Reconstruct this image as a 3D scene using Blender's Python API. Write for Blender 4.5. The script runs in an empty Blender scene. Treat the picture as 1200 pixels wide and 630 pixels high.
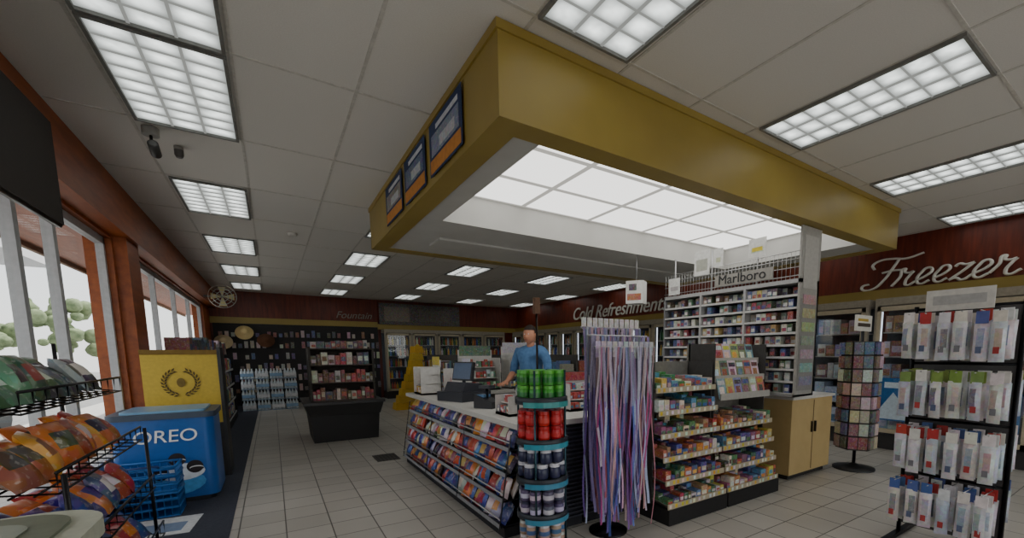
import bpy, math, random
import numpy as np
from mathutils import Matrix, Vector
random.seed(7)
S=bpy.context.scene
def lin(c):
    return tuple(((v/255.)/12.92 if v/255.<=.04045 else ((v/255.+.055)/1.055)**2.4) for v in c[:3])
# ------------------------------------------------------------------ materials
MATS={}
def newmat(name):
    m=bpy.data.materials.new(name); m.use_nodes=True
    nt=m.node_tree; nt.nodes.clear()
    out=nt.nodes.new('ShaderNodeOutputMaterial'); b=nt.nodes.new('ShaderNodeBsdfPrincipled')
    nt.links.new(b.outputs[0],out.inputs[0]); MATS[name]=m
    return m,nt,b,out
def attrmat(name,rough,metal=0.,var=.12,scale=30,vor=0,vs=45,fleck=.45):
    m,nt,b,out=newmat(name)
    a=nt.nodes.new('ShaderNodeAttribute'); a.attribute_name='Col'
    tc=nt.nodes.new('ShaderNodeTexCoord'); n=nt.nodes.new('ShaderNodeTexNoise'); n.inputs['Scale'].default_value=scale; n.inputs['Detail'].default_value=4
    nt.links.new(tc.outputs['Object'],n.inputs['Vector'])
    mr=nt.nodes.new('ShaderNodeMapRange'); mr.inputs[1].default_value=.3; mr.inputs[2].default_value=.7
    mr.inputs[3].default_value=1-var; mr.inputs[4].default_value=1+var
    nt.links.new(n.outputs[0],mr.inputs[0])
    v=nt.nodes.new('ShaderNodeVectorMath'); v.operation='SCALE'
    nt.links.new(a.outputs['Color'],v.inputs[0]); nt.links.new(mr.outputs[0],v.inputs['Scale'])
    last=v.outputs[0]
    if vor:
        # printed packaging: irregular coloured patches + small bright lettering-like flecks
        vo=nt.nodes.new('ShaderNodeTexVoronoi'); vo.inputs['Scale'].default_value=vs; vo.distance='CHEBYCHEV'
        nt.links.new(tc.outputs['Object'],vo.inputs['Vector'])
        hs=nt.nodes.new('ShaderNodeHueSaturation'); hs.inputs['Saturation'].default_value=.9; hs.inputs['Value'].default_value=.55
        nt.links.new(vo.outputs['Color'],hs.inputs['Color'])
        mx=nt.nodes.new('ShaderNodeMixRGB'); mx.inputs[0].default_value=vor
        nt.links.new(last,mx.inputs[1]); nt.links.new(hs.outputs[0],mx.inputs[2])
        n2=nt.nodes.new('ShaderNodeTexNoise'); n2.inputs['Scale'].default_value=vs*2.2; nt.links.new(tc.outputs['Object'],n2.inputs['Vector'])
        th=nt.nodes.new('ShaderNodeMapRange'); th.inputs[1].default_value=.6; th.inputs[2].default_value=.66; th.inputs[3].default_value=0; th.inputs[4].default_value=fleck
        nt.links.new(n2.outputs[0],th.inputs[0])
        m2=nt.nodes.new('ShaderNodeMixRGB'); m2.inputs[2].default_value=(.7,.68,.62,1)
        nt.links.new(th.outputs[0],m2.inputs[0]); nt.links.new(mx.outputs[0],m2.inputs[1]); last=m2.outputs[0]
    nt.links.new(last,b.inputs['Base Color'])
    b.inputs['Roughness'].default_value=rough; b.inputs['Metallic'].default_value=metal
    return m
attrmat('matte',.75); attrmat('gloss',.28,0,.06); attrmat('plastic',.45,0,.08); attrmat('metal',.35,.9,.05)
attrmat('foil',.28,.1,.15,12,.14,16,.3); attrmat('print',.5,0,.2,55,.2,34,.35); attrmat('cloth',.9,0,.12,90); attrmat('pouch',.35,0,.1,60,.2,38,.2)
def noise_col(name,c1,c2,scale,rough,bump=0,wave=False,stretch=(1,1,1)):
    m,nt,b,out=newmat(name)
    tc=nt.nodes.new('ShaderNodeTexCoord'); mp=nt.nodes.new('ShaderNodeMapping'); mp.inputs['Scale'].default_value=stretch
    nt.links.new(tc.outputs['Object'],mp.inputs[0])
    n=nt.nodes.new('ShaderNodeTexNoise'); n.inputs['Scale'].default_value=scale; n.inputs['Detail'].default_value=6
    nt.links.new(mp.outputs[0],n.inputs['Vector'])
    cr=nt.nodes.new('ShaderNodeValToRGB'); cr.color_ramp.elements[0].position=.3; cr.color_ramp.elements[1].position=.7
    cr.color_ramp.elements[0].color=(*lin(c1),1); cr.color_ramp.elements[1].color=(*lin(c2),1)
    nt.links.new(n.outputs[0],cr.inputs[0]); nt.links.new(cr.outputs[0],b.inputs['Base Color'])
    b.inputs['Roughness'].default_value=rough
    if bump:
        bp=nt.nodes.new('ShaderNodeBump'); bp.inputs['Strength'].default_value=bump; bp.inputs['Distance'].default_value=.003
        nt.links.new(n.outputs[0],bp.inputs['Height']); nt.links.new(bp.outputs[0],b.inputs['Normal'])
    return m
noise_col('ceiling_tile',(212,209,202),(220,217,211),140,.95,.2)
noise_col('gold_paint',(148,126,56),(158,136,62),2.5,.4)
noise_col('wood_red',(84,30,16),(124,48,26),3,.45,0,False,(8,8,.8))
noise_col('wood_orange',(130,62,20),(160,82,30),3,.5,0,False,(6,1,6))
noise_col('foliage',(96,112,80),(150,164,124),3,.9,.5)
noise_col('asphalt',(130,130,130),(155,155,153),8,.9)
noise_col('stucco',(190,184,174),(204,198,188),30,.9,.2)
noise_col('beige_laminate',(190,164,110),(200,174,120),6,.5)
noise_col('white_counter',(206,204,198),(218,216,210),40,.3)
noise_col('grey_panel',(186,185,180),(194,193,188),4,.6)
noise_col('skin_tone',(196,136,106),(206,146,116),20,.55)
noise_col('dark_mat',(50,54,66),(64,68,80),60,.9,.4)
# floor tile
m,nt,b,out=newmat('floor_tile')
tc=nt.nodes.new('ShaderNodeTexCoord'); br=nt.nodes.new('ShaderNodeTexBrick')
br.offset=0; br.squash=1
br.inputs['Scale'].default_value=1; br.inputs['Brick Width'].default_value=.305; br.inputs['Row Height'].default_value=.305
br.inputs['Mortar Size'].default_value=.005; br.inputs['Mortar Smooth'].default_value=.2
br.inputs['Color1'].default_value=(*lin((194,189,180)),1); br.inputs['Color2'].default_value=(*lin((182,177,168)),1); br.inputs['Mortar'].default_value=(*lin((92,88,82)),1)
nt.links.new(tc.outputs['Object'],br.inputs['Vector'])
n=nt.nodes.new('ShaderNodeTexNoise'); n.inputs['Scale'].default_value=1.3; n.inputs['Detail'].default_value=5
nt.links.new(tc.outputs['Object'],n.inputs['Vector'])
mr=nt.nodes.new('ShaderNodeMapRange'); mr.inputs[3].default_value=.86; mr.inputs[4].default_value=1.1
nt.links.new(n.outputs[0],mr.inputs[0])
v=nt.nodes.new('ShaderNodeVectorMath'); v.operation='SCALE'
nt.links.new(br.outputs['Color'],v.inputs[0]); nt.links.new(mr.outputs[0],v.inputs['Scale']); nt.links.new(v.outputs[0],b.inputs['Base Color'])
b.inputs['Roughness'].default_value=.36
bp=nt.nodes.new('ShaderNodeBump'); bp.inputs['Strength'].default_value=.3; bp.inputs['Distance'].default_value=.002; bp.invert=True
nt.links.new(br.outputs['Fac'],bp.inputs['Height']); nt.links.new(bp.outputs[0],b.inputs['Normal'])
def emis(name,col,st,blob=False,lo=.5):
    m=bpy.data.materials.new(name); m.use_nodes=True; nt=m.node_tree; nt.nodes.clear()
    out=nt.nodes.new('ShaderNodeOutputMaterial'); e=nt.nodes.new('ShaderNodeEmission')
    e.inputs[0].default_value=(*lin(col),1); e.inputs[1].default_value=st
    nt.links.new(e.outputs[0],out.inputs[0])
    if blob:
        # glowing cells of the parabolic lens: |sin| product over the cell grid, in the lamp's own coordinates
        tc=nt.nodes.new('ShaderNodeTexCoord'); sp=nt.nodes.new('ShaderNodeSeparateXYZ'); nt.links.new(tc.outputs['Object'],sp.inputs[0])
        def cell(sock,size,off):
            a=nt.nodes.new('ShaderNodeMath'); a.operation='MULTIPLY_ADD'; a.inputs[1].default_value=math.pi/size; a.inputs[2].default_value=off; nt.links.new(sock,a.inputs[0])
            s_=nt.nodes.new('ShaderNodeMath'); s_.operation='SINE'; nt.links.new(a.outputs[0],s_.inputs[0])
            ab=nt.nodes.new('ShaderNodeMath'); ab.operation='ABSOLUTE'; nt.links.new(s_.outputs[0],ab.inputs[0]); return ab.outputs[0]
        cx=cell(sp.outputs[0],.545/3,math.pi/2); cy=cell(sp.outputs[1],1.15/8,0)
        mu=nt.nodes.new('ShaderNodeMath'); mu.operation='MULTIPLY'; nt.links.new(cx,mu.inputs[0]); nt.links.new(cy,mu.inputs[1])
        nz=nt.nodes.new('ShaderNodeTexNoise'); nz.inputs['Scale'].default_value=9; nt.links.new(tc.outputs['Object'],nz.inputs['Vector'])
        m3=nt.nodes.new('ShaderNodeMath'); m3.operation='MULTIPLY'; nt.links.new(mu.outputs[0],m3.inputs[0]); nt.links.new(nz.outputs[0],m3.inputs[1])
        mr=nt.nodes.new('ShaderNodeMapRange'); mr.inputs[2].default_value=.6; mr.inputs[3].default_value=st*lo; mr.inputs[4].default_value=st*1.4
        nt.links.new(m3.outputs[0],mr.inputs[0]); nt.links.new(mr.outputs[0],e.inputs[1])
    MATS[name]=m
emis('lamp_lens',(240,246,242),2.9,True,.25)
emis('lamp_bar_glow',(228,230,224),.6)  # lattice bars are no lamp; added glow stands in for light passing through
emis('canopy_lens',(250,248,243),3.4)
emis('canopy_bar_glow',(240,236,226),.95)  # frame bars emit weakly so they don't render as dark silhouettes
emis('cooler_tube',(235,242,255),2.2)
m=bpy.data.materials.new('glass_pane'); m.use_nodes=True; nt=m.node_tree; nt.nodes.clear()
out=nt.nodes.new('ShaderNodeOutputMaterial'); mx=nt.nodes.new('ShaderNodeMixShader'); t=nt.nodes.new('ShaderNodeBsdfTransparent'); g=nt.nodes.new('ShaderNodeBsdfGlossy')
t.inputs[0].default_value=(.97,.98,.98,1); g.inputs['Roughness'].default_value=.03; mx.inputs[0].default_value=.05
nt.links.new(t.outputs[0],mx.inputs[1]); nt.links.new(g.outputs[0],mx.inputs[2]); nt.links.new(mx.outputs[0],out.inputs[0]); MATS['glass_pane']=m
# ------------------------------------------------------------------ mesh builder
class MB:
    def __init__(s): s.v=[];s.f=[];s.m=[];s.c=[];s.M=Matrix.Identity(4);s.sm=[]
    def add(s,vs,fs,mat,col,smooth=False):
        k=len(s.v); M=s.M
        s.v.extend([tuple(M@Vector(p)) for p in vs])
        c=lin(col)
        for i,f in enumerate(fs):
            s.f.append([k+j for j in f]); s.m.append(mat); s.c.append(c); s.sm.append(smooth)
    def box(s,x0,x1,y0,y1,z0,z1,col=(200,200,200),mat='matte'):
        vs=[(x0,y0,z0),(x1,y0,z0),(x1,y1,z0),(x0,y1,z0),(x0,y0,z1),(x1,y0,z1),(x1,y1,z1),(x0,y1,z1)]
        s.add(vs,[(3,2,1,0),(4,5,6,7),(0,1,5,4),(1,2,6,5),(2,3,7,6),(3,0,4,7)],mat,col)
    def quad(s,a,b,c,d,col,mat='matte'): s.add([a,b,c,d],[(0,1,2,3)],mat,col)
    def prism(s,poly,axis,a,b,col,mat='matte',smooth=False):
        n=len(poly); vs=[]
        for t in (a,b):
            for p in poly:
                vs.append({'x':(t,p[0],p[1]),'y':(p[0],t,p[1]),'z':(p[0],p[1],t)}[axis])
        s.add(vs,[tuple(range(n-1,-1,-1)),tuple(range(n,2*n))],mat,col)
        s.add(vs,[(i,(i+1)%n,n+(i+1)%n,n+i) for i in range(n)],mat,col,smooth)
    def lathe(s,x,y,prof,col,mat='plastic',seg=16,sx=1,sy=1,smooth=True):
        vs=[];fs=[]
        for r,z in prof:
            for i in range(seg):
                a=2*math.pi*i/seg; vs.append((x+r*sx*math.cos(a),y+r*sy*math.sin(a),z))
        for k in range(len(prof)-1):
            for i in range(seg):
                j=(i+1)%seg; fs.append((k*seg+i,k*seg+j,(k+1)*seg+j,(k+1)*seg+i))
        s.add(vs,fs,mat,col,smooth)
        n=len(prof)
        s.add([vs[i] for i in range(seg)],[tuple(range(seg-1,-1,-1))],mat,col)
        s.add([vs[(n-1)*seg+i] for i in range(seg)],[tuple(range(seg))],mat,col)
    def cyl(s,x,y,z0,z1,r,col,mat='plastic',seg=14): s.lathe(x,y,[(r,z0),(r,z1)],col,mat,seg)
    def tube(s,pts,r,col,mat='metal',seg=6):
        P=[Vector(p) for p in pts]; vs=[];fs=[];n=len(P)
        for i,p in enumerate(P):
            d=(P[min(i+1,n-1)]-P[max(i-1,0)]).normalized()
            a=Vector((0,0,1)).cross(d).normalized()
            if abs(d.z)>.9: a=(Vector((1,0,0))-d*d.x).normalized()
            b=d.cross(a)
            for k in range(seg):
                t=2*math.pi*k/seg; vs.append(tuple(p+a*r*math.cos(t)+b*r*math.sin(t)))
        for i in range(n-1):
            for k in range(seg):
                j=(k+1)%seg; fs.append((i*seg+k,i*seg+j,(i+1)*seg+j,(i+1)*seg+k))
        fs.append(tuple(range(seg-1,-1,-1))); fs.append(tuple((n-1)*seg+k for k in range(seg)))
        s.add(vs,fs,mat,col,True)
    def ribbon(s,pts,w,col,mat='cloth',wd=(1,0,0)):
        vs=[];fs=[];wd=Vector(wd)
        for p in pts: vs.append(tuple(Vector(p)-wd*w/2)); vs.append(tuple(Vector(p)+wd*w/2))
        for i in range(len(pts)-1): fs.append((2*i,2*i+1,2*i+3,2*i+2))
        s.add(vs,fs,mat,col,True)
    def bag(s,x,y,z,w,h,t,col,col2,tilt=0,yaw=0,mat='foil',nu=6,nv=8):
        O=s.M; s.M=O@Matrix.Translation((x,y,z))@Matrix.Rotation(yaw,4,'Z')@Matrix.Rotation(tilt,4,'X')
        for sg in (-1,1):
            vs=[]
            for j in range(nv+1):
                for i in range(nu+1):
                    u=-1+2*i/nu; q=j/nv
                    th=t/2*max(0,(1-u**4))*max(0,math.sin(math.pi*q))**.6
                    th*=1+.12*math.sin(7*q+5*u+x*31)
                    vs.append((u*w/2*(1-.05*math.sin(math.pi*q)),sg*th,q*h))
            A=[];B=[]
            for j in range(nv):
                for i in range(nu):
                    k=j*(nu+1)+i; f=(k,k+1,k+nu+2,k+nu+1)
                    if sg>0: f=f[::-1]
                    (B if (nv*.3<=j<nv*.75 and 0<i<nu-1) else A).append(f)
            s.add(vs,A,mat,col,True); s.add(vs,B,mat,col2,True)
        s.M=O
    def pack(s,x0,x1,y0,y1,z0,z1,col,lab=None,mat='gloss'):
        s.box(x0,x1,y0,y1,z0,z1,col,mat)
        if lab is not None:
            w=x1-x0;h=z1-z0; a=random.uniform(.1,.3)
            s.box(x0+w*.12,x1-w*.12,y0-.0012,y0+.001,z0+h*a,z0+h*(a+.4),lab,mat)
    def obj(s,name,parent=None,loc=None):
        me=bpy.data.meshes.new(name); me.from_pydata(s.v,[],s.f)
        names=[]
        for q in s.m:
            if q not in names: names.append(q)
        for q in names: me.materials.append(MATS[q])
        idx={q:i for i,q in enumerate(names)}
        me.polygons.foreach_set('material_index',[idx[q] for q in s.m])
        me.polygons.foreach_set('use_smooth',s.sm)
        ca=me.color_attributes.new('Col','FLOAT_COLOR','CORNER')
        buf=[]
        for p,c in zip(s.f,s.c):
            buf.extend([c[0],c[1],c[2],1.]*len(p))
        ca.data.foreach_set('color',buf)
        me.update()
        o=bpy.data.objects.new(name,me); S.collection.objects.link(o)
        if parent: o.parent=parent
        return o
def T(x,y,z=0,deg=0): return Matrix.Translation((x,y,z))@Matrix.Rotation(math.radians(deg),4,'Z')
def jit(c,a=18): return tuple(max(0,min(255,v+random.uniform(-a,a))) for v in c)
PAL=[(180,44,36),(215,155,50),(40,76,150),(225,220,210),(60,115,64),(124,60,120),(230,196,70),(90,56,36),(205,100,50),(235,235,230),(36,36,40),(90,150,190),(232,228,216),(200,186,160)]
def fill(mb,x0,x1,y0,y1,z,hmax,pal=PAL,wmin=.05,wmax=.12,hv=.35,gap=.004,mat='print'):
    x=x0
    while x<x1-wmin:
        w=min(random.uniform(wmin,wmax),x1-x); h=hmax*random.uniform(1-hv,1); c=jit(random.choice(pal)); l=jit(random.choice(pal))
        mb.pack(x+gap,x+w-gap,y0+random.uniform(0,.02),y1,z,z+h,c,l,mat)
        x+=w
def rotmat(kind,loc):
    A={'-y':((1,0,0),(0,0,1),(0,-1,0)),'-x':((0,-1,0),(0,0,1),(-1,0,0)),'+x':((0,1,0),(0,0,1),(1,0,0))}[kind]
    M=Matrix.Identity(4)
    for j in range(3):
        for i in range(3): M[i][j]=A[j][i]
    M.translation=loc; return M
def solid(name,col,rough=.5,metal=0):
    m,nt,b,out=newmat(name); b.inputs['Base Color'].default_value=(*lin(col),1); b.inputs['Roughness'].default_value=rough; b.inputs['Metallic'].default_value=metal
    return m
solid('sign_white',(232,230,222),.35,.1); solid('sign_dim',(150,140,128),.5); solid('ink_dark',(30,30,34)); solid('ink_white',(240,240,238)); solid('ink_blue',(25,60,150)); solid('hair',(48,36,30),.7)
def text(name,body,kind,loc,size,mat,shear=0,ext=.004,parent=None,sx=1,align='LEFT'):
    cu=bpy.data.curves.new(name,'FONT'); cu.body=body; cu.size=size; cu.shear=shear; cu.extrude=ext; cu.align_x=align
    cu.materials.append(MATS[mat]); o=bpy.data.objects.new(name,cu); S.collection.objects.link(o)
    o.matrix_world=rotmat(kind,loc)@Matrix.Diagonal((sx,1,1,1))
    if parent: o.parent=parent
    return o
def empty(name,loc=(0,0,0)):
    e=bpy.data.objects.new(name,None); S.collection.objects.link(e); e.location=(0,0,0); return e
# ------------------------------------------------------------------ room
XL,XR,YB,YF,H=-1.25,7.6,14.85,-2.6,3.05
b=MB(); b.box(XL-.25,XR+1.2,YF-.2,YB+1.2,-.1,0,mat='floor_tile'); b.obj('floor')
b=MB(); b.box(XL-.25,XR+1.2,YF-.2,YB+1.2,H,H+.1,mat='ceiling_tile'); b.obj('ceiling')
b=MB()
gx=[-.705+.6333*k for k in range(-1,14)]; gy=[.85-1.21*3+1.21*k for k in range(0,16)]
gc=(196,193,185)
for x in gx:
    if XL<x<XR: b.box(x-.009,x+.009,YF,YB,H-.004,H,gc)
for y in gy:
    if YF<y<YB: b.box(XL,XR,y-.009,y+.009,H-.0045,H,gc)
b.obj('trim_ceiling_grid')
def wall_left():
    b=MB(); x0,x1=XL-.2,XL
    wins=[(1.0,6.45,.35,2.55),(7.1,13.6,.75,2.55)]
    b.box(x0,x1,YF,YB,2.55,H,mat='wood_orange')
    ys=YF
    for a,c,zl,zt in wins:
        b.box(x0,x1,ys,a,0,2.55,mat='wood_orange'); b.box(x0,x1,a,c,0,zl,(90,88,86)); ys=c
    b.box(x0,x1,ys,YB,0,2.55,mat='wood_orange')
    b.obj('wall_left')
    b=MB()
    b.box(XL,XL+.14,YF,YB,2.58,H-.007,mat='wood_orange'); b.obj('trim_window_header')
    b=MB(); b.box(XL,XL+.1,6.5,7.0,0,2.58,mat='wood_orange'); b.obj('trim_pilaster')
    for n,(a,c,zl,zt) in enumerate(wins):
        b=MB(); al=(176,178,180)
        mull=[a,2.3,3.2,4.5,5.15,c] if n==0 else [a,8.7,10.3,11.9,c]
        for y in mull:
            w=.05 if y not in (4.5,5.15) else .07
            b.box(XL-.11,XL-.05,y-w/2+(w/2 if y==a else 0)-(w/2 if y==c else 0),y+w/2+(w/2 if y==a else 0)-(w/2 if y==c else 0),zl,zt,al,'plastic')
        b.box(XL-.11,XL-.05,a,c,zl,zl+.07,al,'plastic'); b.box(XL-.11,XL-.05,a,c,zt-.07,zt,al,'plastic')
        b.box(XL-.084,XL-.078,a,c,zl+.07,zt-.07,mat='glass_pane')
        b.obj('window_%d'%(n+1))
wall_left()
b=MB(); b.box(XL-.25,XR+1.2,YB+.0,YB+.2,0,H,mat='wood_red'); b.obj('wall_back')
b=MB(); b.box(XR,XR+.2,YF,YB,0,H,mat='wood_red'); b.obj('wall_right')
b=MB(); b.box(XL,XR,YF-.2,YF,0,.12,mat='stucco'); b.box(XL,XR,YF-.2,YF,2.9,H,mat='wood_orange')  # unseen front wall, left mostly open to bring in daylight
for x in np.linspace(XL,XR,7): b.box(x-.05,x+.05,YF-.2,YF,.12,2.9,(178,180,182),'plastic')
b.obj('wall_front')
b=MB(); b.box(XL+.06,XR-.06,YF-.11,YF-.104,.12,2.9,mat='glass_pane'); b.obj('window_3')  # unseen storefront pane, added so sky light enters from behind the camera
b=MB(); b.box(XL,-.36,YF,YB,0,.006,mat='dark_mat'); b.obj('floor_runner_mat')
b=MB(); b.prism([(-1.02,4.45),(-.62,4.4),(-.58,4.85),(-.98,4.9)],'z',.006,.01,(215,218,220)); b.prism([(-.95,4.52),(-.68,4.48),(-.66,4.7),(-.93,4.74)],'z',.01,.0105,(120,140,170)); b.obj('floor_poster')
b=MB(); b.box(1.02,1.3,5.95,6.35,0,.006,(70,66,62)); 
for k in range(6): b.box(1.04+k*.044,1.06+k*.044,5.97,6.33,.006,.008,(50,48,46))
b.obj('floor_vent')
b=MB(); b.box(XR-.12,XR,.0,YB,2.14,2.30,mat='gold_paint'); b.obj('trim_right')
b=MB(); b.box(XL,2.75,YB-.1,YB,2.2,2.36,mat='gold_paint'); b.box(2.75,XR-.12,YB-.1,YB,2.14,2.3,mat='gold_paint'); b.obj('trim_back')
# ------------------------------------------------------------------ ceiling lights
def troffer_mesh():
    b=MB(); w,l=.585,1.19
    fr=(120,120,116)
    b.box(-w/2,w/2,-l/2,-l/2+.018,-.02,0,fr); b.box(-w/2,w/2,l/2-.018,l/2,-.02,0,fr)
    b.box(-w/2,-w/2+.018,-l/2+.018,l/2-.018,-.02,0,fr); b.box(w/2-.018,w/2,-l/2+.018,l/2-.018,-.02,0,fr)
    b.quad((-w/2+.018,l/2-.018,-.003),(w/2-.018,l/2-.018,-.003),(w/2-.018,-l/2+.018,-.003),(-w/2+.018,-l/2+.018,-.003),(255,255,255),'lamp_lens')
    for i in range(1,3):
        x=-w/2+.02+(w-.04)*i/3; b.box(x-.007,x+.007,-l/2+.02,l/2-.02,-.012,-.004,(190,190,186),'lamp_bar_glow')
    for i in range(1,8):
        y=-l/2+.02+(l-.04)*i/8; b.box(-w/2+.02,w/2-.02,y-.004,y+.004,-.011,-.005,(190,190,186),'lamp_bar_glow')
    return b
tro=troffer_mesh().obj('ceiling_light')
pos=[]
for cx,y0s in [(-.385,[-1.57,2.08,3.295,5.715,8.13,10.55,12.97]),(1.49,[-1.57,.85,5.8+.0,8.13,10.55,12.97]),(3.385,[-1.57,.85,5.8,8.13,10.55,12.97]),(5.28,[-1.57,.85,5.8,8.13,10.55,12.97]),(7.2,[-1.57,.85,3.29,5.715,8.13,10.55,12.97])]:
    for y in y0s: pos.append((cx,y+.6))
first=True
for x,y in pos:
    if first: o=tro; first=False
    else:
        o=bpy.data.objects.new('ceiling_light',tro.data); S.collection.objects.link(o)
    o.location=(x,y,H-.0045)
# ------------------------------------------------------------------ canopy
CX0,CX1,CY0,CY1,CZ=1.04,6.145,2.18,5.685,2.59
can=empty('canopy_soffit')
b=MB(); t=.16
for (a,c,d,e) in [(CX0,CX1,CY0,CY0+t),(CX0,CX1,CY1-t,CY1),(CX0,CX0+t,CY0+t,CY1-t),(CX1-t,CX1,CY0+t,CY1-t)]:
    b.box(a,c,d,e,CZ,H-.005,mat='gold_paint')
b.box(CX0-.012,CX1+.012,CY0-.012,CY0,H-.05,H-.005,mat='gold_paint'); b.box(CX0-.012,CX0,CY0,CY1,H-.05,H-.005,mat='gold_paint')
b.obj('fascia',can)
OX0,OX1,OY0,OY1=1.38,5.55,2.36,4.15
b=MB(); g='grey_panel'; z0=CZ+.012
b.box(CX0+t,OX0,CY0+t,CY1-t,z0,z0+.03,mat=g); b.box(OX1,CX1-t,CY0+t,CY1-t,z0,z0+.03,mat=g)
b.box(OX0,OX1,CY0+t,OY0,z0,z0+.03,mat=g); b.box(OX0,OX1,OY1,CY1-t,z0,z0+.03,mat=g)
b.box(CX0+.5,CX1-.5,4.75,5.1,z0-.02,z0,mat=g)
PZ=2.88
b.box(OX0-.02,OX0,OY0,OY1,z0+.03,PZ,mat=g); b.box(OX1,OX1+.02,OY0,OY1,z0+.03,PZ,mat=g); b.box(OX0,OX1,OY0-.02,OY0,z0+.03,PZ,mat=g); b.box(OX0,OX1,OY1,OY1+.02,z0+.03,PZ,mat=g)
b.obj('underside',can)
b=MB(); b.box(OX0,OX1,OY0,OY1,PZ,PZ+.02,mat='canopy_lens'); b.obj('light_panel',can)
b=MB()
nx,ny=5,3
for i in range(nx+1):
    x=OX0+(OX1-OX0)*i/nx; b.box(max(OX0,x-.022),min(OX1,x+.022),OY0,OY1,PZ-.006,PZ-.001,(176,176,174),'canopy_bar_glow')
for j in range(ny+1):
    y=OY0+(OY1-OY0)*j/ny; b.box(OX0,OX1,max(OY0,y-.022),min(OY1,y+.022),PZ-.007,PZ-.001,(176,176,174),'canopy_bar_glow')
b.obj('panel_frame',can)
for k,(ya,yb) in enumerate([(2.66,3.3),(3.42,4.02),(4.12,4.75)]):
    b=MB(); x=CX0-.012; za,zb=2.63,2.975
    b.box(x-.004,x,ya,yb,za,zb,(34,52,92)); b.box(x-.006,x-.004,ya+.02,yb-.02,za+.015,za+.1,(196,128,50))
    b.box(x-.006,x-.004,ya+.05,yb-.05,za+.12,zb-.09,[(110,124,154),(70,90,134),(130,124,118)][k],'print'); b.box(x-.0065,x-.006,ya+.12,yb-.22,za+.14,zb-.14,(190,194,200),'print')
    b.box(x-.006,x-.004,ya+.06,yb-.15,zb-.07,zb-.04,(200,204,210)); b.obj('promotional_poster')
# ------------------------------------------------------------------ security camera, fan, shade
b=MB(); b.M=T(-.62,4.62,0)
b.cyl(0,0,H-.06,H-.0045,.05,(150,148,142)); b.tube([(0,0,H-.06),(0,0,H-.12),(.02,-.04,H-.15)],.01,(90,90,90))
b.M=T(-.62,4.62,0)@Matrix.Translation((.02,-.05,H-.17))@Matrix.Rotation(math.radians(70),4,'X')
b.lathe(0,0,[(.028,-.06),(.032,-.05),(.032,.06),(.02,.065)],(60,58,56)); b.M=T(-.5,4.9,0)
b.cyl(0,0,H-.03,H-.0045,.03,(140,138,132)); b.lathe(0,0,[(.02,H-.09),(.03,H-.07),(.03,H-.03)],(80,78,76))
b.obj('security_camera')
b=MB(); b.M=T(.35,7.4); b.lathe(0,0,[(.03,H-.045),(.055,H-.035),(.06,H-.0045)],(205,202,194)); b.obj('smoke_detector')
b=MB(); b.M=T(6.5,2.7); b.lathe(0,0,[(.02,H-.08),(.055,H-.06),(.07,H-.03),(.075,H-.0045)],(60,60,62)); b.obj('dome_camera')
b=MB(); b.box(XL+.15,XL+.2,2.6,4.35,2.22,2.85,(52,46,42),'cloth'); b.tube([(XL+.175,2.6,2.22),(XL+.175,4.35,2.22)],.02,(60,56,52)); b.obj('roller_shade')
f=empty('wall_fan')
b=MB(); b.M=T(-.78,12.2,2.62)
b.box(-.32,-.0,.06,.1,-.02,.02,(90,90,90),'metal')
for r in (.24,.17,.1):
    b.tube([(r*math.cos(a),0,r*math.sin(a)) for a in np.linspace(0,2*math.pi,25)],.008,(190,188,180))
for k in range(10):
    a=k*math.pi/5; b.tube([(0,-.02,0),(.24*math.cos(a),0,.24*math.sin(a))],.005,(190,188,180))
for k in range(4):
    a=k*math.pi/2; c,s_=math.cos(a),math.sin(a); b.add([(0,.02,0),(.2*c-.07*s_,.03,.2*s_+.07*c),(.2*c+.07*s_,.05,.2*s_-.07*c)],[(0,1,2)],'plastic',(205,190,140))
b.obj('fan_head',f)
# ------------------------------------------------------------------ signs
text('cold_refreshments_sign','Cold Refreshments','-x',(XR-.03,11.1,2.38),.5,'sign_white',.35,.012,sx=1.0)
text('department_sign','Fountain','-y',(1.62,YB-.03,2.45),.28,'sign_dim',.35,.012)
cu=bpy.data.curves.new('freezer_sign','CURVE'); cu.dimensions='3D'; cu.bevel_depth=.066; cu.bevel_resolution=3
def E(o): return [(o+.02,.28),(o+.35,.55),(o+.42,.82),(o+.25,.98),(o+.06,.7),(o+.02,.35),(o+.2,.03),(o+.5,.2)]
strokes=[[(-.1,1.3),(-.25,1.6),(0,1.85),(.5,1.85),(1.0,1.75),(1.6,1.95)],
 [(.75,1.8),(.65,1.2),(.5,.5),(.2,.0),(-.2,.0),(-.3,.25),(-.05,.35)],
 [(.3,1.0),(.7,1.08),(1.15,1.05)],
 [(.95,.05),(1.12,.6),(1.16,1.1),(1.22,.88),(1.38,.82),(1.55,.88)],[(1.55,.88),(1.46,.6),(1.42,.25),(1.52,.03),(1.8,.22)],
 E(1.8),E(2.4),
 [(2.98,.82),(3.08,.96),(3.3,.88),(3.55,.95)],[(3.55,.95),(3.3,.5),(3.0,.06)],[(3.0,.06),(3.2,.14),(3.42,.0),(3.68,.25)],
 E(3.68),
 [(4.2,.2),(4.36,.65),(4.4,1.1),(4.46,.88),(4.62,.82),(4.8,.88)],[(4.8,.88),(4.7,.6),(4.66,.25),(4.78,.03),(5.1,.25)]]
for st in strokes:
    sp=cu.splines.new('BEZIER'); sp.bezier_points.add(len(st)-1)
    for p,q in zip(sp.bezier_points,st):
        p.co=(q[0]+.25*q[1],q[1],0); p.handle_left_type='AUTO'; p.handle_right_type='AUTO'
cu.materials.append(MATS['sign_white'])
o=bpy.data.objects.new('freezer_sign',cu); S.collection.objects.link(o)
o.matrix_world=rotmat('-x',(XR-.05,3.02,2.33))@Matrix.Diagonal((.325,.22,.3,1))
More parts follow.
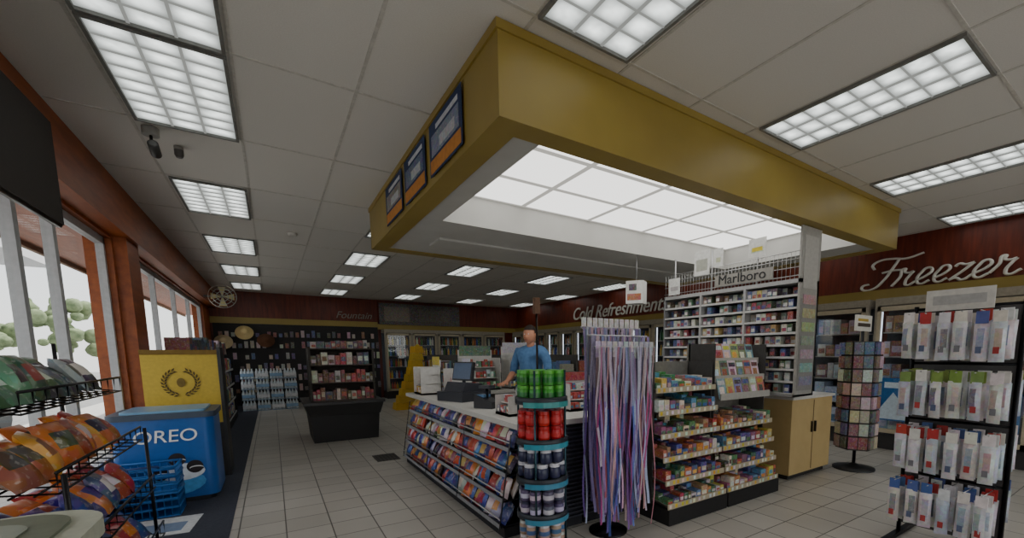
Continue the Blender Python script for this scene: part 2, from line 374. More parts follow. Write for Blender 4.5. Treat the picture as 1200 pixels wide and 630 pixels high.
# ------------------------------------------------------------------ cooler doors
def door_bank(name,M,n,w,pal,frost=False,seed=0):
    random.seed(seed); e=empty(name)
    b=MB(); b.M=M; h=2.13; fc=(160,152,136)
    b.box(0,n*w,.48,.5,0,h,(80,84,90)); b.box(0,n*w,0,.5,0,.22,(46,44,44)); b.box(0,n*w,0,.5,h-.1,h,fc)
    for i in range(n+1): b.box(max(0,i*w-.04),min(n*w,i*w+.04),0,.06,.22,h-.1,fc,'plastic')
    for i in range(n):
        x0=i*w+.04; x1=(i+1)*w-.04
        for (a,c,zz,z1) in [(x0,x0+.045,.24,h-.12),(x1-.045,x1,.24,h-.12),(x0,x1,.24,.3),(x0,x1,h-.18,h-.12)]:
            b.box(a,c,-.03,0,zz,z1,(182,170,144),'plastic')
        b.tube([(x1-.07,-.03,.9),(x1-.07,-.07,.95),(x1-.07,-.07,1.35),(x1-.07,-.03,1.4)],.009,(60,60,60))
    b.obj('frame',e)
    b=MB(); b.M=M
    for i in range(n): b.box(i*w+.085,(i+1)*w-.085,-.018,-.012,.3,h-.18,mat='glass_pane')
    b.obj('glass',e)
    b=MB(); b.M=M
    for i in range(n): b.box(i*w+.05,i*w+.07,.08,.1,.3,h-.18,mat='cooler_tube')
    b.obj('tubes',e)
    b=MB(); b.M=M
    for i in range(n):
        x0=i*w+.09; x1=(i+1)*w-.09
        for k,z in enumerate((.26,.62,.98,1.32,1.66)):
            b.box(x0,x1,.08,.48,z-.015,z,(170,170,168))
            if frost:
                if k<2: fill(b,x0,x1,.1,.4,z,.3,[(150,180,205),(60,110,170),(195,204,214)],.12,.2)
                else: fill(b,x0,x1,.12,.4,z,.24,[(175,175,175),(170,125,95),(195,195,195),(130,76,58),(130,150,175)],.08,.18)
            else:
                x=x0+.035
                while x<x1-.02:
                    c=jit(random.choice(pal))
                    b.lathe(x,.16,[(.03,z),(.032,z+.15),(.013,z+.2),(.013,z+.24)],c,'gloss',7); x+=.07
        if seed==1:
            b.box(x0+.02,x1-.02,-.011,-.009,.42,1.02,(40,110,175),'matte')
            b.prism([(x0+.04,.44),(x1-.04,.44),(x1-.08,.6),(x0+(x1-x0)*.62,.78),(x0+(x1-x0)*.5,.66),(x0+(x1-x0)*.32,.82),(x0+.06,.58)],'y',-.0125,-.011,(205,220,232),'matte')
            b.box(x0+.1,x1-.1,-.0125,-.011,.88,.96,(215,228,238),'matte')
    b.obj('goods',e); return e
BOT=[(190,70,50),(70,130,70),(215,180,70),(220,220,215),(60,90,170),(40,35,35),(200,120,60)]
door_bank('freezer_display_case',T(XR-.51,2.72,0,-90),3,.85,BOT,True,1)
door_bank('freezer_display_case',T(XR-.51,6.2,0,-90),4,.85,BOT,True,2)
door_bank('beverage_cooler',T(XR-.51,14.2,0,-90),10,.78,BOT,False,3)
door_bank('beverage_cooler',T(2.85,YB-.51,0,0),5,.8,BOT,False,4)
b=MB(); b.box(2.8,5.35,YB-.14,YB-.1,2.3,2.95,(58,48,42),'print'); b.box(2.95,3.7,YB-.145,YB-.14,2.4,2.85,(120,104,88),'print'); b.box(4.0,5.0,YB-.145,YB-.14,2.42,2.8,(86,74,64),'print'); b.obj('wall_mural')
b=MB(); b.box(-1.2,2.75,YB-.08,YB-.005,.0,2.2,(42,40,40))
random.seed(5)
for i in range(30):
    for k in range(6):
        if random.random()<.75:
            x=-1.1+i*.13; z=.35+k*.3; b.box(x,x+.08,YB-.12,YB-.09,z,z+random.uniform(.1,.2),jit(random.choice([(90,80,80),(140,80,70),(180,170,160),(80,90,130),(200,190,170)])),'print')
b.obj('souvenir_pegboard')
b=MB()
for (x,z,c) in [(-.55,1.95,(225,200,140)),(-.1,1.75,(100,64,42)),(-1.0,1.7,(210,190,150))]:
    b.M=Matrix.Translation((x,YB-.3,z))@Matrix.Rotation(math.radians(65),4,'X')
    b.lathe(0,0,[(.2,0),(.2,.01),(.1,.03),(.09,.1),(.06,.13),(.01,.135)],c,'cloth',20)
b.obj('straw_hat_display')
b=MB(); random.seed(9)
for i in range(4):
    for k in range(4):
        x=-.66+i*.29; z=k*.26
        b.box(x,x+.27,13.2,13.6,z,z+.02,(150,170,190))
        for u in range(4):
            for v in range(2):
                b.lathe(x+.035+u*.066,13.24+v*.08,[(.032,z+.02),(.032,z+.17),(.014,z+.22),(.014,z+.25)],(222,230,236),'gloss',8)
        b.box(x+.005,x+.265,13.195,13.2,z+.06,z+.14,(150,184,218) if (i+k)%2 else (230,232,236))
b.obj('water_bottle_case_stack')
# ------------------------------------------------------------------ left wall dark shelves
b=MB(); random.seed(11)
b.M=T(-1.13,6.75,0,90)
L=5.6
b.box(0,L,-.03,.0,0,1.38,(38,38,40))
b.box(0,L,-.42,-.03,0,.12,(30,30,32)); b.box(0,.03,-.42,-.03,0,1.38,(36,36,38)); b.box(L-.03,L,-.42,-.03,0,1.38,(36,36,38))
for k,z in enumerate((.14,.45,.76,1.07)):
    b.box(0,L,-.4,-.03,z-.02,z,(50,50,52)); b.box(0,L,-.405,-.4,z-.03,z+.01,(190,190,190))
    fill(b,.04,L-.04,-.38,-.05,z,.24,PAL,.08,.18)
fill(b,.3,L-.04,-.34,-.1,1.38,.26,[(60,90,140),(210,205,195),(60,60,64),(150,70,60)],.12,.3)
b.obj('wall_shelving_unit')
e=empty('beer_display_cabinet')
b=MB(); b.box(-1.12,-.5,6.3,6.45,0,1.43,(196,166,50),'plastic'); b.box(-.5,-.47,6.28,6.7,0,1.46,(36,36,38),'plastic'); b.box(-1.12,-.5,6.285,6.3,.0,.62,(44,42,42)); b.box(-1.12,-.5,6.285,6.3,1.38,1.43,(120,92,30))
b.obj('cabinet',e)
b=MB(); M0=rotmat('-y',(-.82,6.29,1.08)); b.M=M0
for sgn in (1,-1):
    for k in range(11):
        a=math.radians(-80+k*14); r=.135; cx,cy=sgn*r*math.cos(a),r*math.sin(a)
        for off in (-.5,.6):
            d=a+off+math.pi/2; dx,dy=sgn*math.cos(d)*.05,math.sin(d)*.05
            nx_,ny_=-dy*.18,dx*.18
            b.add([(cx,cy,0),(cx+dx/2+nx_,cy+dy/2+ny_,.002),(cx+dx,cy+dy,0),(cx+dx/2-nx_,cy+dy/2-ny_,.002)],[(0,1,2,3)],'matte',(84,68,28))
b.add([(.035*math.cos(a),.05*math.sin(a),.001) for a in np.linspace(0,2*math.pi,17)[:-1]],[tuple(range(16))],'matte',(120,98,40))
b.box(-.2,.2,-.3,-.25,0,.002,(120,98,40))
b.obj('wreath_emblem',e)
def rrect(x0,x1,y0,y1,r,n=5):
    P=[]
    for cx,cy,a0 in [(x1-r,y1-r,0),(x0+r,y1-r,90),(x0+r,y0+r,180),(x1-r,y0+r,270)]:
        for k in range(n+1):
            a=math.radians(a0+90*k/n); P.append((cx+r*math.cos(a),cy+r*math.sin(a)))
    return P
e=empty('promotional_cooler_bin')
b=MB(); b.prism(rrect(-1.2,-.5,5.33,6.0,.08),'z',.05,.8,(24,92,168),'gloss',True)
b.prism(rrect(-1.22,-.48,5.31,6.02,.09),'z',.8,.85,(60,74,92),'plastic',True); b.prism(rrect(-1.14,-.56,5.38,5.95,.06),'z',.85,.87,(120,170,205),'gloss',True)
b.prism(rrect(-1.17,-.53,5.36,5.97,.07),'z',0,.05,(30,32,36),'plastic',True)
b.obj('bin',e)
b=MB()
def disc(b,x,z,r,col,y,rz=None,n=20):
    rz=rz or r; b.add([(x+r*math.cos(a),y,z+rz*math.sin(a)) for a in np.linspace(0,2*math.pi,n+1)[:-1]],[tuple(range(n))],'matte',col)
disc(b,-.85,.2,.26,(80,155,215),5.327,.12); disc(b,-.76,.3,.17,(225,232,240),5.325,.08)
for (x,z) in ((-.78,.42),(-.66,.34),(-.9,.3)):
    disc(b,x,z,.06,(38,32,34),5.323); disc(b,x+.01,z-.012,.05,(240,240,238),5.3225,.02); disc(b,x+.012,z-.02,.05,(44,36,38),5.322,.018)
b.obj('artwork',e)
text('lettering','OREO','-y',(-1.06,5.322,.59),.16,'ink_white',.1,.004,e,1.0)
b=MB()
for k in range(4):
    z=.01+k*.075; x0,x1,y0,y1=-1.16,-.74,4.93,5.23; h=.2; bl=(30,104,178)
    for (ax,bx,ay,by,n) in [(x0,x1,y0,y0,9),(x0,x1,y1,y1,9),(x0,x0,y0,y1,7),(x1,x1,y0,y1,7)]:
        for zz in (z,z+.07,z+.14,z+h):
            b.tube([(ax,ay,zz),(bx,by,zz)],.006 if zz<z+h else .012,bl,'plastic',5)
        for q in range(n+1):
            t=q/n; b.tube([(ax+(bx-ax)*t,ay+(by-ay)*t,z),(ax+(bx-ax)*t,ay+(by-ay)*t,z+h)],.004,bl,'plastic',4)
    b.box(x0,x1,y0,y1,z,z+.008,jit(bl,10),'plastic')
b.tube([(x0+.1,y0,z+h),(x0+.1,y0-.03,z+h+.02),(x1-.1,y0-.03,z+h+.02),(x1-.1,y0,z+h)],.009,(30,60,120),'plastic')
b.obj('shopping_basket_stack')
# ------------------------------------------------------------------ chip rack left
e=empty('snack_wire_rack')
b=MB(); b.M=T(-1.13,2.7,0,90); bag=MB(); bag.M=b.M; random.seed(21)
L=1.42; blk=(50,50,52)
for x in (0,L):
    for y in (-.02,-.38): b.tube([(x,y,0),(x,y,1.45 if y>-.1 else .88)],.01,blk)
tiers=[(.12,-.42,[(40,60,140),(170,50,50),(50,50,120)]),(.46,-.40,[(190,44,30),(215,100,34),(165,34,26),(40,50,130)]),(.80,-.36,[(215,136,30),(228,160,50),(200,110,30),(170,60,36)]),(1.14,-.29,[(50,110,70),(90,145,110),(40,84,56),(190,192,178),(60,70,76)])]
for z,yf,pal in tiers:
    for y in np.linspace(yf,-.02,6): b.tube([(0,y,z+(.04 if y>-.1 else 0)),(L,y,z+(.04 if y>-.1 else 0))],.005,blk,'metal',5)
    b.tube([(0,yf,z+.09),(L,yf,z+.09)],.007,blk,'metal',5)
    for x in np.linspace(0,L,12): b.tube([(x,yf,z+.09),(x,yf,z),(x,-.02,z+.04)],.004,blk,'metal',4)
    x=.1
    while x<L-.05:
        for r in range(2):
            c=jit(random.choice(pal)); c2=jit(random.choice([(235,190,60),(235,230,220),(150,50,30),(50,46,50)] if z>.6 else [(240,140,40),(235,230,215),(40,50,130)]))
            bag.bag(x+random.uniform(-.02,.02),yf+.09+r*.12,z+.02,.19,.24,.09,c,c2,random.uniform(-.9,-.4),random.uniform(-.35,.35))
        x+=.15
b.obj('rack_frame',e); bag.obj('snack_bags',e)
b=MB(); b.prism(rrect(-1.2,-.55,1.0,2.34,.18,8),'z',0,.75,(150,154,140),'plastic',True); b.prism(rrect(-1.22,-.53,.98,2.36,.19,8),'z',.75,.81,(184,188,170),'plastic',True)
b.prism(rrect(-1.16,-.6,1.04,2.3,.15,8),'z',.81,.82,(112,118,100),'plastic',True); b.prism(rrect(-1.08,-.68,1.2,2.2,.1,8),'z',.82,.825,(126,134,116),'gloss',True); b.obj('ice_cream_chest_freezer')
# ------------------------------------------------------------------ black display table + shelf rack
e=empty('merchandise_display_table'); random.seed(31)
b=MB(); dk=(34,33,34)
def frust(b,x0,x1,y0,y1,z0,z1,i,col,mat='plastic'):
    vs=[(x0+i,y0+i,z0),(x1-i,y0+i,z0),(x1-i,y1-i,z0),(x0+i,y1-i,z0),(x0,y0,z1),(x1,y0,z1),(x1,y1,z1),(x0,y1,z1)]
    b.add(vs,[(3,2,1,0),(4,5,6,7),(0,1,5,4),(1,2,6,5),(2,3,7,6),(3,0,4,7)],mat,col)
frust(b,.42,1.4,7.75,8.75,0,.42,.03,dk); frust(b,.36,1.46,7.68,8.82,.42,.6,.05,(44,43,44)); b.box(.34,1.48,7.66,8.84,.6,.64,(58,57,58),'plastic')
b.box(.45,1.38,8.2,8.25,.64,1.5,(70,62,56)); 
for x in (.45,1.35): b.box(x,x+.03,7.85,8.2,.64,1.45,(70,66,60))
for z in (.64,.92,1.2): b.box(.45,1.38,7.85,8.2,z,z+.015,(90,80,72)); fill(b,.48,1.36,7.88,8.1,z+.015,.2,[(200,190,175),(130,74,50),(100,64,44),(190,70,60),(225,220,210),(80,80,92)],.05,.1)
b.box(.45,1.38,7.85,8.25,1.45,1.47,(70,60,52)); fill(b,.5,1.3,7.9,8.1,1.47,.14,[(200,190,175),(150,60,60),(90,90,100)],.06,.12)
b.obj('display',e)
b=MB(); b.M=T(2.7,11.4)
for k in range(9):
    a=k/8; z0=a*1.4; w=.4*(1-a*.5); x=-.28+.5*math.sin(a*1.3)
    frust(b,x,x+w,-.18,.18,z0,z0+.17,-.02,jit((220,180,40),8))
    b.lathe(x+w/2,-.1,[(.05,z0+.17),(.06,z0+.19),(.02,z0+.22)],(225,190,60),'plastic',8)
b.obj('banana_display_stand')
def gondola(name,M,L,Ht,dep,pal,seed,levels=4,endcap=False):
    random.seed(seed); b=MB(); b.M=M; base=(44,42,42)
    b.box(0,L,-.03,.03,0,Ht,(90,86,82)); b.box(0,L,-dep,dep,0,.12,base)
    for s in (-1,1):
        for k in range(levels):
            z=.14+k*(Ht-.2)/levels; ya,yb=(-dep,-.04) if s<0 else (.04,dep)
            b.box(0,L,ya,yb,z-.02,z,(130,126,120)); yy=-dep-.004 if s<0 else dep
            b.box(0,L,yy,yy+.004,z-.035,z+.008,(205,200,190))
            fill(b,.01,L-.01,ya+.02,yb-.02,z,(Ht-.2)/levels*.8,pal,.07,.15)
    b.obj(name)
gondola('grocery_gondola',T(3.6,8.3,0,90),4.2,1.35,.38,PAL,41)
gondola('grocery_gondola',T(5.3,7.6,0,90),5,1.35,.38,PAL,42)
# ------------------------------------------------------------------ checkout counters (run built as separate cabinets)
b=MB(); b.box(1.58,1.98,2.78,5.8,.0,.84,(40,40,46)); b.box(1.38,2.0,2.72,5.85,.84,.88,mat='white_counter')
for k in range(22):
    z=.08+k*.034; b.box(1.6,1.98,2.755,2.78,z,z+.012,(70,72,84),'plastic')
b.obj('checkout_counter')
b=MB(); b.box(2.0,2.48,2.78,3.3,0,.84,(36,36,42)); b.box(2.0,2.48,2.72,3.35,.84,.88,mat='white_counter')
for k in range(22):
    z=.08+k*.034; b.box(2.0,2.46,2.755,2.78,z,z+.012,(70,72,84),'plastic')
for x in (2.0,2.22,2.46): b.box(x,x+.018,2.748,2.755,.05,.84,(90,92,104),'plastic')
b.obj('checkout_counter')
b=MB(); b.box(2.5,4.1,2.92,3.3,0,.84,(60,58,56)); b.box(2.49,4.12,2.9,3.35,.84,.88,mat='white_counter'); b.obj('checkout_counter')
b=MB(); b.box(2.05,3.9,5.5,6.1,0,.84,(90,84,78)); b.box(2.02,3.9,5.45,6.15,.84,.88,mat='white_counter'); b.obj('checkout_counter')
# snack clip rack on left face
e=empty('counter_snack_rack'); random.seed(51)
b=MB(); bag=MB(); M=T(1.572,5.75,0,-90); b.M=M; bag.M=M; L=2.88
for k,z in enumerate((.10,.29,.48,.67)):
    dpt=.27-k*.03
    b.box(0,L,-dpt,-.005,z-.012,z,(60,60,66),'metal'); b.tube([(0,-dpt,z+.05),(L,-dpt,z+.05)],.006,(190,190,190),'metal',5)
    b.box(0,L,-dpt-.006,-dpt,z-.02,z+.012,(150,152,156))
    x=.07
    while x<L-.05:
        c=random.choice([(180,36,36),(205,60,44),(215,120,50),(30,66,160),(225,220,215),(40,100,170),(130,26,50),(186,186,196),(232,146,60),(30,40,120),(30,30,50)])
        for r in range(2):
            bag.bag(x+random.uniform(-.015,.015),-dpt+.03+r*.06,z+.005,.135,.165+random.uniform(-.02,.01),.055,jit(c),jit(random.choice([(235,230,225),(215,160,60),(36,46,130),(200,46,46)])),random.uniform(-.65,-.2),random.uniform(-.35,.35),nu=4,nv=6)
        x+=.125
b.box(0,L,-.24,0,0,.08,(36,36,40))
for x in (0,.98,1.96,L):
    b.tube([(x,-.28,.08),(x,-.17,.78),(x,0,.8)],.006,(90,90,94),'metal',5)
b.obj('rack_frame',e); bag.obj('snack_bags',e)
# ------------------------------------------------------------------ jar tower
e=empty('jar_tower_display')
b=MB(); X0,Y0=1.45,2.5; b.M=T(X0,Y0)@Matrix.Diagonal((.92,.92,1,1))
for a in (45,135,225,315):
    x,y=.175*math.cos(math.radians(a)),.175*math.sin(math.radians(a)); b.tube([(x,y,0),(x,y,1.27)],.008,(60,90,100))
for z in (.06,.3,.54,.8,1.07):
    b.lathe(0,0,[(.18,z-.02),(.19,z-.015),(.19,z+.025),(.18,z+.03),(.17,z)],(40,46,54),'plastic',24)
b.lathe(0,0,[(.18,0),(.18,.04)],(36,38,42),'plastic',24)
def arc_sign(b,z0,z1,col,r=.195):
    vs=[];n=16
    for zz in (z0,z1):
        for i in range(n+1):
            a=math.radians(200+140*i/n); vs.append((r*math.cos(a),r*math.sin(a),zz))
    b.add(vs,[(i,i+1,n+2+i,n+1+i) for i in range(n)],'gloss',col)
for z,c in ((.8,(60,150,170)),(1.07,(60,150,150)),(.54,(70,140,170)),(.3,(70,140,170))): arc_sign(b,z-.035,z-.0,c)
b.obj('frame',e)
b=MB(); b.M=T(X0,Y0)@Matrix.Diagonal((.92,.92,1,1)); random.seed(61)
rows=[(.07,(190,160,140),(80,110,160),(225,225,230)),(.31,(90,84,110),(205,200,215),(60,60,80)),(.57,(225,225,228),(110,120,140),(60,60,66)) ,(.82,(180,24,26),(200,60,60),(180,30,34)),(1.08,(60,150,50),(36,110,46),(90,180,60))]
for z,c,lab,lid in rows:
    for rr,n in ((.135,9),(.06,4)):
        for k in range(n):
            a=2*math.pi*k/n+z; x,y=rr*math.cos(a),rr*math.sin(a)
            if z<.6 and z>.5: continue
            for st in range(2):
                h=.085; zz=z+st*(h+.012)
                b.lathe(x,y,[(.036,zz),(.04,zz+.008),(.04,zz+h-.02),(.034,zz+h-.012)],jit(c,8),'gloss',10)
                b.lathe(x,y,[(.0412,zz+.02),(.0412,zz+.05)],jit(lab,8),'gloss',10)
                b.lathe(x,y,[(.037,zz+h-.012),(.037,zz+h+.008)],jit(lid,8),'gloss',10)
for rr,n in ((.135,9),(.06,4)):
    for k in range(n):
        for st in (0,1):
            a=2*math.pi*k/n+st*.2; x,y=rr*math.cos(a),rr*math.sin(a); q=st*.1
            b.lathe(x,y,[(.04,.57+q),(.044,.58+q),(.044,.63+q),(.036,.64+q)],(46,50,80),'gloss',10); b.lathe(x,y,[(.04,.64+q),(.04,.665+q)],(215,215,222),'gloss',10)
b.obj('jars',e)
# ------------------------------------------------------------------ lanyard / scarf rack
e=empty('lanyard_rack'); random.seed(71)
b=MB(); LX0,LX1,LY=1.79,2.35,2.44; LC=2.06
b.tube([(LC,LY+.1,0.02),(LC,LY+.1,1.6)],.016,(60,60,64)); b.lathe(LC,LY+.1,[(.15,0),(.15,.015),(.03,.03)],(40,40,44),'metal',20)
for z,yy in ((1.5,0),(1.42,-.08),(1.56,.08)):
    b.tube([(LX0,LY+yy,z),(LX1,LY+yy,z)],.009,(180,180,184)); b.tube([(LC,LY+.1,z),(LC,LY+yy,z)],.008,(180,180,184))
for i in range(11):
    x=LX0+.025+i*.05; b.box(x-.02,x+.02,LY+.075,LY+.079,1.55,1.63,(220,216,212),'print'); b.box(x-.022,x+.018,LY-.09,LY-.087,1.36+random.uniform(-.03,.03),1.46,jit((205,200,210),12),'print')
b.obj('stand',e)
b=MB(); PC=[(184,112,144),(140,112,176),(106,112,190),(214,190,210),(134,104,154),(170,76,112),(180,174,208),(86,102,170),(200,198,218),(84,78,110),(110,90,164),(66,76,126),(190,140,160)]
for z,yy in ((1.5,0),(1.42,-.08),(1.56,.08)):
    n=38
    for i in range(n):
        x=LX0+.015+(LX1-LX0-.03)*i/(n-1); c=jit(random.choice(PC)); c2=tuple(.5*v+.5*174 for v in c)
        zb=random.uniform(.05,.4) if random.random()<.8 else random.uniform(.4,.8)
        side=LC-.13 if x<LC else LC+.16
        xt=x+random.uniform(-.05,.05)+(side-x)*.35; ph=random.uniform(0,6)
        pts=[]
        for k in range(17):
            t=k/16; pts.append((x+(xt-x)*t*t+.012*math.sin(ph+t*9)*t,LY+yy-.02-.02*math.sin(ph*2+t*6)+random.uniform(-.002,.002),z-(z-zb)*t))
        w=random.uniform(.014,.024); wd=(math.cos(ph*.15),.4*math.sin(ph),0)
        b.ribbon(pts[:6],w,c2,'cloth',wd); b.ribbon(pts[5:],w,c,'cloth',wd)
b.obj('lanyards',e)
b=MB(); b.M=T(1.68,2.95); b.lathe(0,0,[(.07,.88),(.07,.895),(.012,.9)],(40,36,34),'metal'); b.tube([(0,0,.9),(0,0,1.72)],.009,(50,44,40)); b.box(-.02,.02,-.02,.02,1.68,1.8,(110,80,60)); b.obj('pole_sign')
# ------------------------------------------------------------------ candy gondola
e=empty('candy_shelving_gondola'); random.seed(81)
b=MB(); gf=2.31
for (x0,x1,ht) in [(2.5,3.24,1.3),(3.26,4.07,1.46)]:
    b.box(x0,x1,gf,gf+.5,0,.13,(30,29,30)); b.box(x0,x1,gf+.48,gf+.52,.13,ht,(120,116,108)); b.box(x0,x0+.015,gf+.2,gf+.5,.13,ht,(60,58,56)); b.box(x1-.015,x1,gf+.2,gf+.5,.13,ht,(60,58,56))
    nl=6 if ht<1.4 else 4
    for k in range(nl):
        z=.16+k*.185; yf=gf+.02+k*.03
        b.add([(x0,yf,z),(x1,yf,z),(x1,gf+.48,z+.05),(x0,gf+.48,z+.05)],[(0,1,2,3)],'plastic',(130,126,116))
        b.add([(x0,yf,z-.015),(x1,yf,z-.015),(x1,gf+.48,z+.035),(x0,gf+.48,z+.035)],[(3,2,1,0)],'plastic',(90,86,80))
        b.box(x0,x1,yf-.008,yf,z-.03,z+.014,(190,178,150),'plastic')
        x=x0+.01
        while x<x1-.03:
            w=random.uniform(.04,.09); w=min(w,x1-.01-x); c=jit(random.choice([(185,44,36),(215,120,46),(232,200,70),(90,54,34),(60,60,145),(230,225,215),(150,70,120),(56,120,66),(190,146,90),(80,140,185),(225,210,190)]))
            for r in range(3):
                y=yf+.01+r*.11; zz=z+.004+.05*(y-yf)/.45
                b.pack(x+.003,x+w-.003,y,y+.1,zz,zz+random.uniform(.04,.1),jit(c,8),jit(random.choice(PAL)),'print')
            b.box(x+.004,x+.03,yf-.0095,yf-.008,z-.022,z+.008,jit(random.choice([(225,225,220),(225,190,60),(225,225,220)])),'matte')
            x+=w
b.obj('shelves',e)
b=MB()
for k,z in enumerate((.96,1.12,1.28)):
    y=gf+.14+k*.07
    b.box(3.28,4.05,y-.012,y,z-.01,z+.05,(180,178,170),'plastic')
    x=3.29
    while x<3.94:
        w=.115; c=jit(random.choice([(200,190,165),(205,198,100),(130,160,190),(205,110,90),(228,224,214),(120,140,106)]))
        b.M=Matrix.Translation((x,y+.01,z))@Matrix.Rotation(math.radians(-14),4,'X')
        b.box(0,w,0,.01,0,.19,c,'print'); b.box(.01,w-.01,-.001,0,.13,.17,jit(random.choice(PAL)),'print'); b.box(.02,w-.03,-.001,0,.03,.11,jit(random.choice(PAL),40),'print'); b.M=Matrix.Identity(4)
        x+=w+.007
b.obj('magazines',e)
# ------------------------------------------------------------------ cigarette rack
e=empty('cigarette_overhead_rack'); random.seed(91)
b=MB(); b.M=T(4.2,4.05,0,-90); L=1.78; gr=(170,170,170)
b.box(0,L,.33,.36,.94,2.08,(110,110,110)); b.box(L-.02,L,0,.36,.94,2.58,(160,158,152),'plastic'); b.box(0,.02,0,.36,.94,2.08,(130,130,132),'plastic')
b.box(L,L+.004,.03,.33,1.0,1.9,(140,138,134),'plastic'); b.box(L,L+.004,.05,.31,2.0,2.5,(180,178,172),'plastic')
for zz in np.linspace(1.05,1.85,7): b.box(L+.004,L+.008,.06,.3,zz,zz+.09,jit((160,152,146),35),'print')
b.box(0,L,0,.36,2.05,2.09,gr,'plastic'); b.box(0,L,0,.36,.94,.96,gr,'plastic')
for x in (.59,1.18): b.box(x-.012,x+.012,-.004,.33,.96,2.05,gr,'plastic')
zs=[.96+.121*k for k in range(9)]
for z in zs:
    b.box(.02,L-.02,.01,.33,z,z+.012,gr,'plastic'); b.box(.02,L-.02,0,.008,z-.006,z+.016,(195,195,193),'plastic')
    x=.03
    while x<L-.08:
        c=jit(random.choice([(215,213,210),(160,46,46),(210,210,205),(60,105,80),(60,80,145),(195,170,100),(205,203,200),(160,162,168),(70,70,76),(110,66,60)]),12)
        if random.random()<.93: b.pack(x,x+.054,.03+random.choice([0,0,.08]),.3,z+.012,z+.098,c,random.choice([(220,220,216),(160,50,50),(66,76,126),(210,210,206)]),'print')
        x+=.058
for x in np.linspace(0.02,L-.02,40): b.tube([(x,.01,2.09),(x,.01,2.35)],.0025,(200,200,200),'metal',4)
for z in (2.12,2.2,2.28,2.35): b.tube([(0,.008,z),(L,.008,z)],.004,(200,200,200),'metal',4)
for x in (.02,.6,1.2,L-.02): b.tube([(x,.18,2.09),(x,.18,2.585)],.012,(170,170,170),'metal',6)
b.box(.8,1.5,-.012,-.002,2.12,2.24,(150,147,140),'plastic')
for (xa,xb,za,zb) in [(.5,.72,2.28,2.56),(.78,.9,2.34,2.54),(1.22,1.42,2.36,2.55),(.1,.28,2.1,2.3)]:
    b.box(xa,xb,-.02,-.017,za,zb,(220,220,216)); b.box(xa+.03,xb-.03,-.0215,-.02,za+.05,zb-.1,jit((190,186,180),20),'matte')
b.box(1.26,1.38,-.022,-.02,2.42,2.46,(210,190,60))
b.obj('rack',e)
text('lettering','Marlboro','-x',(4.185,4.05-.84,2.14),.14,'ink_dark',0,.002,e,1.1)
b=MB(); b.M=T(3.72,4.25,0,-60); b.box(0,.22,0,.18,2.0,2.28,(222,220,216),'plastic'); b.box(.02,.2,-.002,0,2.04,2.12,(180,96,50),'print'); b.box(.04,.14,-.002,0,2.16,2.24,(70,60,60),'print'); b.tube([(.11,.09,2.28),(.11,.09,2.6)],.006,(150,150,150)); b.obj('hanging_promo_box')
b=MB(); b.box(4.45,5.32,2.42,3.0,.06,.88,mat='beige_laminate'); b.box(4.5,5.28,2.46,3.0,0,.06,(40,38,36)); b.box(4.43,5.34,2.4,3.02,.88,.91,mat='white_counter'); b.box(4.9,4.906,2.415,2.42,.08,.86,(120,100,70)); b.box(4.86,4.88,2.4,2.42,.5,.62,(70,66,60),'metal'); b.box(4.93,4.95,2.4,2.42,.5,.62,(70,66,60),'metal')
random.seed(95); fill(b,4.6,5.0,2.55,2.8,.91,.25,[(150,70,70),(225,220,210),(110,100,90),(200,190,170)],.08,.14)
b.obj('counter_cabinet')
e=empty('postcard_spinner_rack'); random.seed(97)
b=MB(); SX,SY=5.6,2.26; b.M=T(SX,SY)
b.lathe(0,0,[(.22,0),(.22,.02),(.06,.05),(.025,.07)],(26,26,28),'plastic',20); b.tube([(0,0,.05),(0,0,1.62)],.018,(60,60,62))
for k in range(6):
    a=k*60; b.M=T(SX,SY)@Matrix.Rotation(math.radians(a),4,'Z')
    b.box(-.1,.1,-.172,-.168,.25,1.5,(80,78,76),'metal')
    for q in range(8):
        z=.27+q*.155
        for x in (-.095,.003):
            b.box(x,x+.09,-.2,-.175,z,z+.135,jit(random.choice([(190,180,165),(130,100,84),(90,80,76),(215,205,190),(140,70,70),(90,104,130)]),20),'print')
b.M=T(SX,SY); b.box(-.2,.2,-.01,.01,1.62,1.8,(225,222,212),'plastic'); b.box(-.16,.16,-.012,-.01,1.67,1.71,(70,60,50)); b.box(-.16,.1,-.012,-.01,1.73,1.76,(190,160,60))
b.obj('rack',e)
